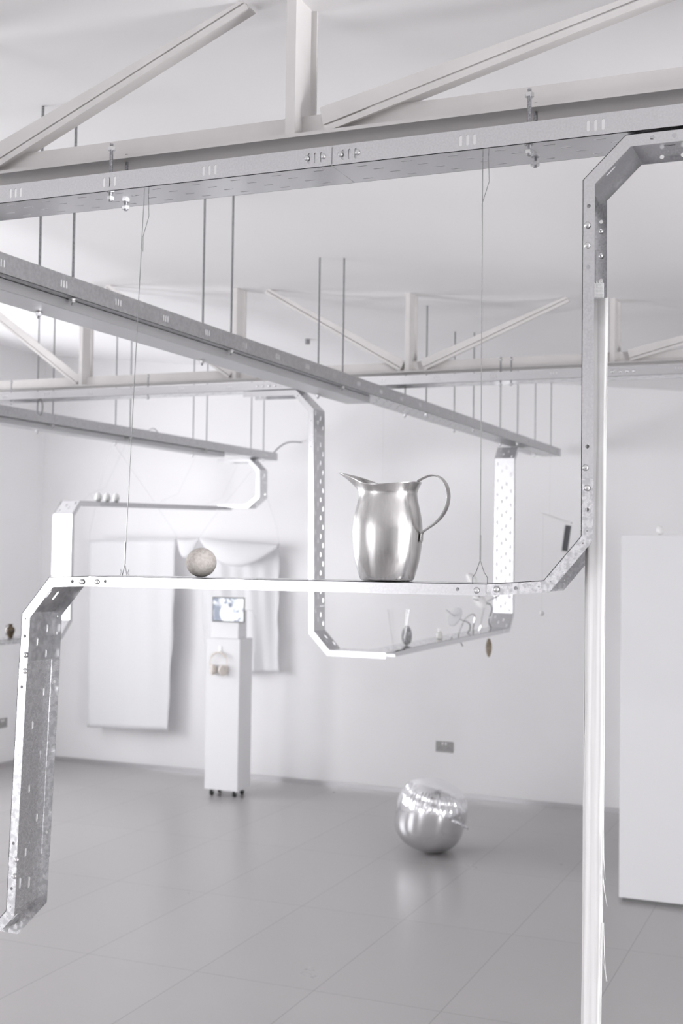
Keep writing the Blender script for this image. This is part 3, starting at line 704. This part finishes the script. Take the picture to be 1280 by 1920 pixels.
# wire sculpture: bent wire legs, discs and petals
ysc = 7.45
t = empty('wire_sculpture', (XM, ysc, zs), 'bent silver wire sculpture with a grey disc and pale petals on the middle tray frame', 'sculpture')
def sp(px, py, dx=0.): return atx(px, py, XM+dx)
wires = [[(867, 1211), (858, 1195), (861, 1183), (869, 1165), (871, 1161), (878, 1155), (886, 1150), (891, 1155), (888, 1170), (886, 1180), (889, 1191), (894, 1190), (899, 1180), (903, 1160), (908, 1133)],
         [(869, 1164), (876, 1166), (882, 1172), (880, 1183), (876, 1188), (877, 1193)],
         [(869, 1164), (856, 1158), (846, 1151), (836, 1143)],
         [(888, 1123), (898, 1126), (909, 1130), (920, 1133), (923, 1143), (917, 1158), (916, 1169), (920, 1180), (921, 1188)],
         [(908, 1130), (924, 1122), (935, 1117)]]
def smoothp(P, k=3):
    for _ in range(k):
        Q = [P[0]]
        for a, c_ in zip(P, P[1:]): Q += [a*.75+c_*.25, a*.25+c_*.75]
        P = Q+[P[-1]]
    return P
for i, wv in enumerate(wires):
    P = [sp(a, c_, .02*math.sin(j*1.1+i)) for j, (a, c_) in enumerate(wv)]
    for q in P[1:]:
        pass
    P = [Vector((q.x, q.y, max(q.z, zs+.004) if abs(q.x-XM) < .08 and i != 0 else q.z)) for q in P]
    place(MB().tube(smoothp(P, 2), .0042 if i != 4 else .0055, 7), 'wire', M['bolt'] if i % 2 == 0 else M['rod'], t, smooth=True)
dc = sp(853, 1156); ax = (CX*.80+CD*.42+CF*.42).normalized(); A = ax.orthogonal().normalized(); B = ax.cross(A)
place(MB().lathe([(0, -.003), (.060, -.003), (.062, 0), (.060, .003), (0, .003)], 40, dc, A, B, ax), 'disc', M['disc'], t, smooth=True)
for (px, py, rx, rz, tilt) in ((884, 1088, .030, .050, 30), (899, 1127, .035, .055, 40)):
    c_ = sp(px, py); vs = [c_]; k = 22
    A = Vector((math.cos(R_(tilt)), .35, math.sin(R_(tilt)))).normalized(); B = A.cross(Vector((.2, 1, .1))).normalized()
    for j in range(k): g = 2*math.pi*j/k; vs.append(c_+A*rx*math.cos(g)+B*rz*math.sin(g)+Vector((0, .01*math.cos(2*g), 0)))
    place(MB().add(vs, [(0, j+1, (j+1) % k+1) for j in range(k)]), 'petal', M['eggshell'], t, smooth=True, solid=.002)
place(MB().tube([sp(884, 1096), sp(893, 1112), sp(905, 1127)], .0025, 6), 'wire', M['rod'], t)
# hanging pod under the run
c_ = atx(916, 1216, -2.27)
t = empty('seed_pod', (-2.27, c_.y, 1.455), 'brown speckled seed pod dangling under the far end of the middle tray frame', 'pod')
mb = MB().lathe([(0, -.155), (.008, -.148), (.018, -.12), (.021, -.09), (.018, -.06), (.009, -.036), (0, -.032)], 20); o = mb.build('pod', M['pod'], t, smooth=True); o.scale = (1, .6, 1)
MB().tube([(0, 0, -.034), (0, 0, .026)], .001, 5).build('line', M['string'], t)

# ------------------------------------------------------------------ hanging bits at the right
yh = 8.6
def hz(px, py): return at(px, py, yh)
a, b_, c_, d_ = hz(1015, 963), hz(1071, 981), hz(1063, 983), hz(1056, 1033)
t = empty('folded_card', tuple((a+b_)/2), 'thin folded card with white edge and dark face hanging right of the middle tray frame', 'card')
dr = (b_-a).normalized(); up = Vector((0, 0, 1))
place(MB().bar(a, b_, Y_, dr.cross(Y_).normalized(), .05, .014), 'white_panel', M['eggshell'], t)
dr = (d_-c_).normalized(); sd = dr.cross(Y_).normalized()
place(MB().bar(c_+Vector((.008, 0, -.008)), d_+Vector((.008, 0, 0)), Y_, sd, .004, .042), 'dark_panel', M['mirror'], t)
place(MB().bar(c_+Vector((-.014, .0, -.008)), d_+Vector((-.014, 0, -.004)), Y_, sd, .012, .006).bar(d_+Vector((-.014, 0, -.005)), d_+Vector((.026, 0, -.012)), Y_, Z_, .012, .006), 'edge', M['white'], t)
a = hz(1018, 966)
for px, pt in ((1028, 'card'),):
    s = hz(1030, 968); place(MB().tube([s, (s.x, yh, ceil_z(s.x))], .0007, 5), 'line', M['string'], t)
c_ = hz(1015, 1150)
t = empty('hanging_bead', (c_.x, yh, c_.z), 'small white bead on a thread right of the middle tray frame', 'bead')
r = .018; prof = [(r*math.sin(math.pi*i/12), -r*math.cos(math.pi*i/12)) for i in range(13)]; prof[0] = (0, -r); prof[-1] = (0, r)
MB().lathe(prof, 20).build('bead', M['eggshell'], t, smooth=True)
tp = hz(1018, 966)
MB().tube([(0, 0, r), (tp.x-c_.x, 0, tp.z-c_.z)], .0008, 5).build('line', M['string'], t)
for px, lb in ((717, 'above the jug'), (1127, 'behind the thread hank')):
    p = at(px, 900, 9.2); wire([Vector((p.x, 9.2, ceil_z(p.x))), Vector((p.x, 9.2, p.z if px == 717 else 1.9))], 'hair-thin pale string dropping from the ceiling %s' % lb, .0008)

# ------------------------------------------------------------------ cloths
def cloth(name, TL, TR, BR, BL, yb, label, nx=26, nz=40, amp=.010, freq=5, bulge=0., seed=1, sag=.0, m='cloth', parent=None, cat='cloth', group=None):
    rnd = random.Random(seed); ph = [rnd.random()*6 for _ in range(6)]; vs = []; fs = []
    for j in range(nz+1):
        v = j/nz
        for i in range(nx+1):
            u = i/nx; T_ = TL*(1-u)+TR*u; B_ = BL*(1-u)+BR*u; p = T_*(1-v)+B_*v
            p = p+Vector((0, -1, 0))*(amp*(.3+v)*math.sin(u*freq*2+ph[0]+1.3*v)+amp*.5*math.sin(u*freq*5+ph[1]-v*2)) + Vector((0, 0, -1))*sag*4*u*(1-u)*(1-v)
            if i in (0, nx): p.x += .006*math.sin(v*22+ph[2])*(v > .02)+.005*math.sin(v*9+ph[3])
            vs.append(p)
    for j in range(nz):
        for i in range(nx): a = j*(nx+1)+i; fs.append((a, a+1, a+nx+2, a+nx+1))
    mb = MB().add(vs, fs)
    if parent: return place(mb, name, M[m], parent, smooth=True, solid=.0015)
    return mb
YL = 9.60
A = lambda px, py, y=YL: at(px, py, y)
t = empty('hanging_cloth', tuple(A(250, 1012)), 'tall plain white cloth hanging on two strings at the left of the back wall', 'cloth')
cloth('sheet', A(168, 1013), A(331, 1011), A(316, 1370), A(165, 1364), YL, '', parent=t, seed=3, amp=.008)
mb = MB().tube([A(168, 1012, YL-.012), A(331, 1010, YL-.012)], .0035, 6); place(mb, 'hem', M['cloth'], t)
kn = atx(211, 832, -4.66); kn.z = TZ-.044
mb = MB().tube([kn, A(185, 920), A(168, 1000), A(168, 1013)], .0013, 5).tube([kn, A(285, 935), A(330, 1003), A(331, 1011)], .0013, 5); place(mb, 'line', M['string'], t)
t = empty('draped_cloth', tuple(A(440, 1012)), 'white cloth with a sagging folded top hanging behind the screen pedestal', 'cloth')
YD = 9.66
cloth('sheet', A(371, 1030, YD), A(523, 1024, YD), A(521, 1260, YD), A(384, 1262, YD), YD, '', parent=t, seed=5, amp=.022, freq=7)
# swag: the top folded forward, sagging
def swag(P0, P1, depth0, depth1, name, par, yoff=.10):
    nx, nz = 24, 10; vs = []; fs = []
    for j in range(nz+1):
        v = j/nz
        for i in range(nx+1):
            u = i/nx; p = P0*(1-u)+P1*u; s = 4*u*(1-u)
            z = -(depth0*(1-v)+depth1*v)*s*(1 if v > 0 else 1)*(.15+.85*v)
            vs.append(p+Vector((0, -yoff*s*math.sin(v*math.pi*.55)+.06*(1-v)*0, z)))
    for j in range(nz):
        for i in range(nx): a = j*(nx+1)+i; fs.append((a, a+1, a+nx+2, a+nx+1))
    return place(MB().add(vs, fs), name, M['cloth'], par, smooth=True, solid=.0015)
swag(A(372, 1008), A(524, 1022), .02, .215, 'swag', t)
swag(A(332, 1011), A(373, 1009), .05, .17, 'swag', t, .05)
mb = MB().tube([A(372, 1009), A(400, 970), A(472, 882, 9.38)], .0013, 5).tube([A(524, 1023), A(519, 990), A(492, 905, 9.38)], .0013, 5)
place(mb, 'line', M['string'], t)
mb = MB().lathe([(0, -.008), (.008, 0), (0, .008)], 8, A(523, 1021, YL-.01)); place(mb, 'knot', M['disc'], t)

# ------------------------------------------------------------------ pedestal with screen and headphones
t = empty('pedestal', (-4.735, 9.01, 0), 'slim white pedestal on castors carrying the small screen, headphones on its front', 'pedestal')
place(MB().box((-4.885, 8.90, .055), (-4.587, 9.125, 1.262)), 'column', M['white'], t, bevel=.003)
for sx in (-4.84, -4.635):
    for sy in (8.945, 9.08):
        mb = MB(); mb.lathe([(.016, -.011), (.024, -.009), (.0255, 0), (.024, .009), (.016, .011)], 20, (sx, sy, .0255), Y_, Z_, X_)
        cst = place(mb, 'castor', M['dark'], t, smooth=True); off_ = t.location.copy()
        mb = MB().box((sx-.016, sy-.012, .030), (sx-.012, sy+.012, .0555)).box((sx+.012, sy-.012, .030), (sx+.016, sy+.012, .0555)).box((sx-.02, sy-.02, .050), (sx+.02, sy+.02, .0555))
        mb.v = [v-off_ for v in mb.v]; f = mb.build('fork', M['bolt'], cst)
t = empty('riser_box', (-4.75, 9.025, 1.2625), 'small white box standing on top of the pedestal behind the screen', 'box')
place(MB().box((-4.873, 8.95, 1.2625), (-4.628, 9.095, 1.49)), 'box', M['white'], t, bevel=.002)
a = at(398, 1119, 8.935); c_ = at(457.5, 1167.5, 8.935)
t = empty('tablet_screen', ((a.x+c_.x)/2, 8.935, (a.z+c_.z)/2), 'small glowing tablet showing a blurred grey-blue video, leaning on the white box', 'tablet')
hw, hh = (c_.x-a.x)/2, (a.z-c_.z)/2
MB().box((-hw, 0, -hh), (hw, .010, hh)).build('case', M['dark'], t, bevel=.004)
MB().box((-hw+.008, -.0012, -hh+.008), (hw-.008, 0, hh-.008)).build('display', M['screen'], t)
MB().tube([(hw, .005, 0), (hw+.03, .006, .002), (hw+.045, .06, -.005), (hw+.02, .16, -.08)], .002, 6).build('cable', M['switch'], t)
# hook and headphones
p = at(413, 1218, 8.9)
t = empty('wall_hook', (p.x, 8.9, p.z), 'small white adhesive hook on the pedestal front holding the headphones', 'hook')
MB().box((-.014, -.006, -.028), (.014, 0, .030)).build('plate', M['switch'], t, bevel=.003)
MB().tube([(0, -.004, -.012), (0, -.014, -.022), (0, -.030, -.022), (0, -.034, -.012)], .005, 8).build('prong', M['switch'], t, smooth=True)
hx, hzc = p.x, p.z-.017
t = empty('headphones', (hx, 8.872, hzc), 'beige over-ear headphones hanging from the white hook on the pedestal', 'headphones')
R0 = .077; arc = [Vector((R0*math.sin(a), 0, -R0*1.08+R0*1.08*math.cos(a))) for a in [R_(-118+236*i/28) for i in range(29)]]
mb = MB()
for i in range(28): pass
mb.tube(arc, .0048, 8); mb.build('headband', M['beige'], t, smooth=True)
MB().tube([q*.97+Vector((0, -.001, -.003)) for q in arc[7:22]], .0075, 8).build('band_pad', M['cushion'], t, smooth=True)
for s in (-1, 1):
    ctr = Vector((s*.042, -.006, -.142)); A_ = Vector((s*.75, -.66, 0)).normalized(); B_ = Vector((0, 0, 1)); C_ = A_.cross(B_).normalized()
    mb = MB().lathe([(0, -.004), (.030, -.003), (.037, .004), (.038, .014), (.034, .020), (0, .022)], 30, ctr, C_, B_*1.15, A_); c0_ = mb.build('ear_cup', M['beige'], t, smooth=True)
    MB().lathe([(.018, -.014), (.030, -.014), (.035, -.008), (.034, -.002), (.018, -.002)], 30, ctr, C_, B_*1.15, A_).build('ear_cushion', M['cushion'], c0_, smooth=True)
    MB().tube([arc[2 if s < 0 else 26], arc[0 if s < 0 else 28], ctr+A_*.016+Vector((s*.01, 0, .012))], .0042, 8).build('yoke', M['bolt'], t, smooth=True)

# ------------------------------------------------------------------ plinth
t = empty('tall_plinth', (-.9, 7.6, 0), 'tall broad white plinth at the right edge carrying a single egg', 'plinth')
place(MB().box((-1.298, 7.30, .022), (-.45, 7.95, 2.102)), 'body', M['white'], t, bevel=.003)
place(MB().box((-1.28, 7.318, 0), (-.47, 7.93, .0225)), 'base', M['shadow_gap'], t)  # recessed foot, its shade put into the dark grey colour

# ------------------------------------------------------------------ sockets
def socket(name, O_, Uv, Nv, label, w=.146, h=.086, double=True):
    t = empty(name, tuple(O_), label, 'socket'); O_ = Vector((0, 0, 0))
    def slab(u, v, wu, wv, d, nm, m, lift=0., par=t):
        c_ = Uv*u+Z_*v+Nv*(lift+d/2); mb = MB().bar(c_-Nv*d/2, c_+Nv*d/2, Uv, Z_, wu, wv); return mb.build(nm, m, par, bevel=.0015 if d > .004 else 0)
    slab(0, 0, w, h, .007, 'plate', M['socket'])
    for u in ((-.036, .036) if double else (0,)):
        slab(u, -.012, .03, .03, .001, 'outlet', M['socket'], .007)
        for du, dv, a_, b2 in ((0, -.004, .004, .008), (-.011, -.016, .008, .004), (.011, -.016, .008, .004)): slab(u+du, dv, a_, b2, .0012, 'pin_hole', M['dark'], .007)
    for u in ((-.014, .014) if double else (0,)): slab(u, .024, .012, .020, .004, 'switch', M['switch'], .007)
    return t
p = at(833, 1400, YB); socket('wall_socket', (p.x, YB, p.z), X_, -Y_, 'brushed metal double socket low on the back wall above the balloon')
p = atx(3, 1356, LX); socket('wall_socket', (LX, p.y, p.z), -Y_, X_, 'brushed metal double socket low on the left wall at the photo edge')
p = atx(16.5, 1181, LX); socket('wall_switch', (LX, p.y, p.z), -Y_, X_, 'square metal plate on the left wall just above the dark vase', .086, .086, False)

# ------------------------------------------------------------------ balloon
def balloon():
    c_ = Vector((-2.655, 7.95, .2475)); Rb = .243
    t = empty('foil_balloon', tuple(c_), 'round silver foil balloon resting on the grey floor by the back wall', 'balloon')
    AX = Vector((.24, -.06, .97)).normalized(); A_ = AX.orthogonal().normalized(); B_ = AX.cross(A_)
    nu, nv = 288, 90; vs = []; fs = []; rnd = random.Random(4); ph = [rnd.random()*6.28 for _ in range(10)]
    for j in range(nv+1):
        v = math.pi*j/nv; lat = math.pi/2-v
        for i in range(nu):
            a = 2*math.pi*i/nu
            # rounded barrel: superellipse section
            cz, sz = math.cos(v), math.sin(v); e = 2.7
            r = 1/((abs(cz)/.97)**e+abs(sz)**e)**(1/e)
            w_ = 0
            for lt, am in ((R_(36), .032), (R_(-42), .020)):
                d = lat-lt; g = math.exp(-(d/R_(10))**2)
                w_ -= g*am*(.6+.35*math.sin(a*34+ph[0]+3*math.sin(a*3+ph[1]))+.35*math.sin(a*53+ph[2]+lat*9))+math.exp(-(d/R_(3))**2)*.016
            rr = Rb*(r*.975+w_)
            vs.append(AX*rr*cz+(A_*math.cos(a)+B_*math.sin(a))*rr*sz)
    for j in range(nv):
        for i in range(nu): fs.append((j*nu+i, j*nu+(i+1) % nu, (j+1)*nu+(i+1) % nu, (j+1)*nu+i))
    zmin = min(v.z for v in vs); t.location.z = -zmin+.0005
    MB().add(vs, fs).build('envelope', M['foil'], t, smooth=True)
    # neck and crumpled tail at the right
    d = Vector((.88, -.40, -.05)).normalized(); base = d*.232
    mb = MB(); mb.tube([base-d*.02, base+d*.012, base+d*.03, base+d*.05], [.022, .012, .008, .016], 10); mb.build('neck', M['foil'], t, smooth=True)
    mb = MB(); rnd = random.Random(9)
    for k in range(9):
        p_ = base+d*.035; P = [p_]
        dv = (d*rnd.uniform(.2, 1)+Vector((rnd.uniform(-.6, .6), rnd.uniform(-.6, .6), rnd.uniform(-.5, .7)))).normalized()
        for q in range(4): p_ = p_+dv*.013+Vector((rnd.uniform(-.006, .006), rnd.uniform(-.006, .006), rnd.uniform(-.006, .008))); P.append(p_)
        for (a1, a2) in zip(P, P[1:]): mb.bar(a1, a2, Vector((.3, .8, .5)).normalized(), Vector((.1, -.4, .9)).normalized(), .012, .0008)
    mb.build('tail', M['foil'], t)
    MB().tube([base+d*.04, base+d*.08+Vector((.0, 0, .012)), base+d*.11+Vector((0, 0, .035))], .0016, 5).build('ribbon', M['string'], t)
balloon()

# ------------------------------------------------------------------ small things up high
p = at(577, 641, 6.9)
c_ = Vector((-3.56, 7.85, ceil_z(-3.56)))
t = tag(MB().lathe([(.016, -.035), (.016, 0)], 16, (0, 0, 0)).build('ceiling_stud', M['rod'], None), 'short steel stud stub sticking out of the ceiling left of centre', 'stud'); t.location = c_
p = at(75, 757, y2+.03)
pts_ = [Vector((p.x, y2+.03, zb2))+Vector((.018*math.sin(a), 0, -.045+.045*math.cos(a))) for a in [R_(20*i) for i in range(19)]]
tag(MB().tube(pts_, .004, 6).build('hook_ring', M['rod'], None, smooth=True), 'small steel ring hanging under the far tray at left', 'ring')
# cable tails on the left tray
pa = atx(275, 812, -4.53); P = smoothp([atx(276, 815, -4.54), atx(278, 806, -4.54), atx(288, 802, -4.54), atx(296, 810, -4.54), atx(297, 818, -4.54)], 2)
tag(MB().tube(P, .004, 6).build('cable_loop', M['string'], None, smooth=True), 'small pale cable loop sticking up from the left tray above the hanging cloths', 'cable')
P = smoothp([Vector((-4.56, 9.36, TZ+.02)), Vector((-4.54, 9.42, TZ+.09)), Vector((-4.50, 9.55, TZ+.16)), Vector((-4.47, YB-.002, TZ+.17))], 2)
tag(MB().tube(P, .006, 6).build('cable_tail', M['rod'], None, smooth=True), 'grey cable curving from the left tray end into the back wall', 'cable')
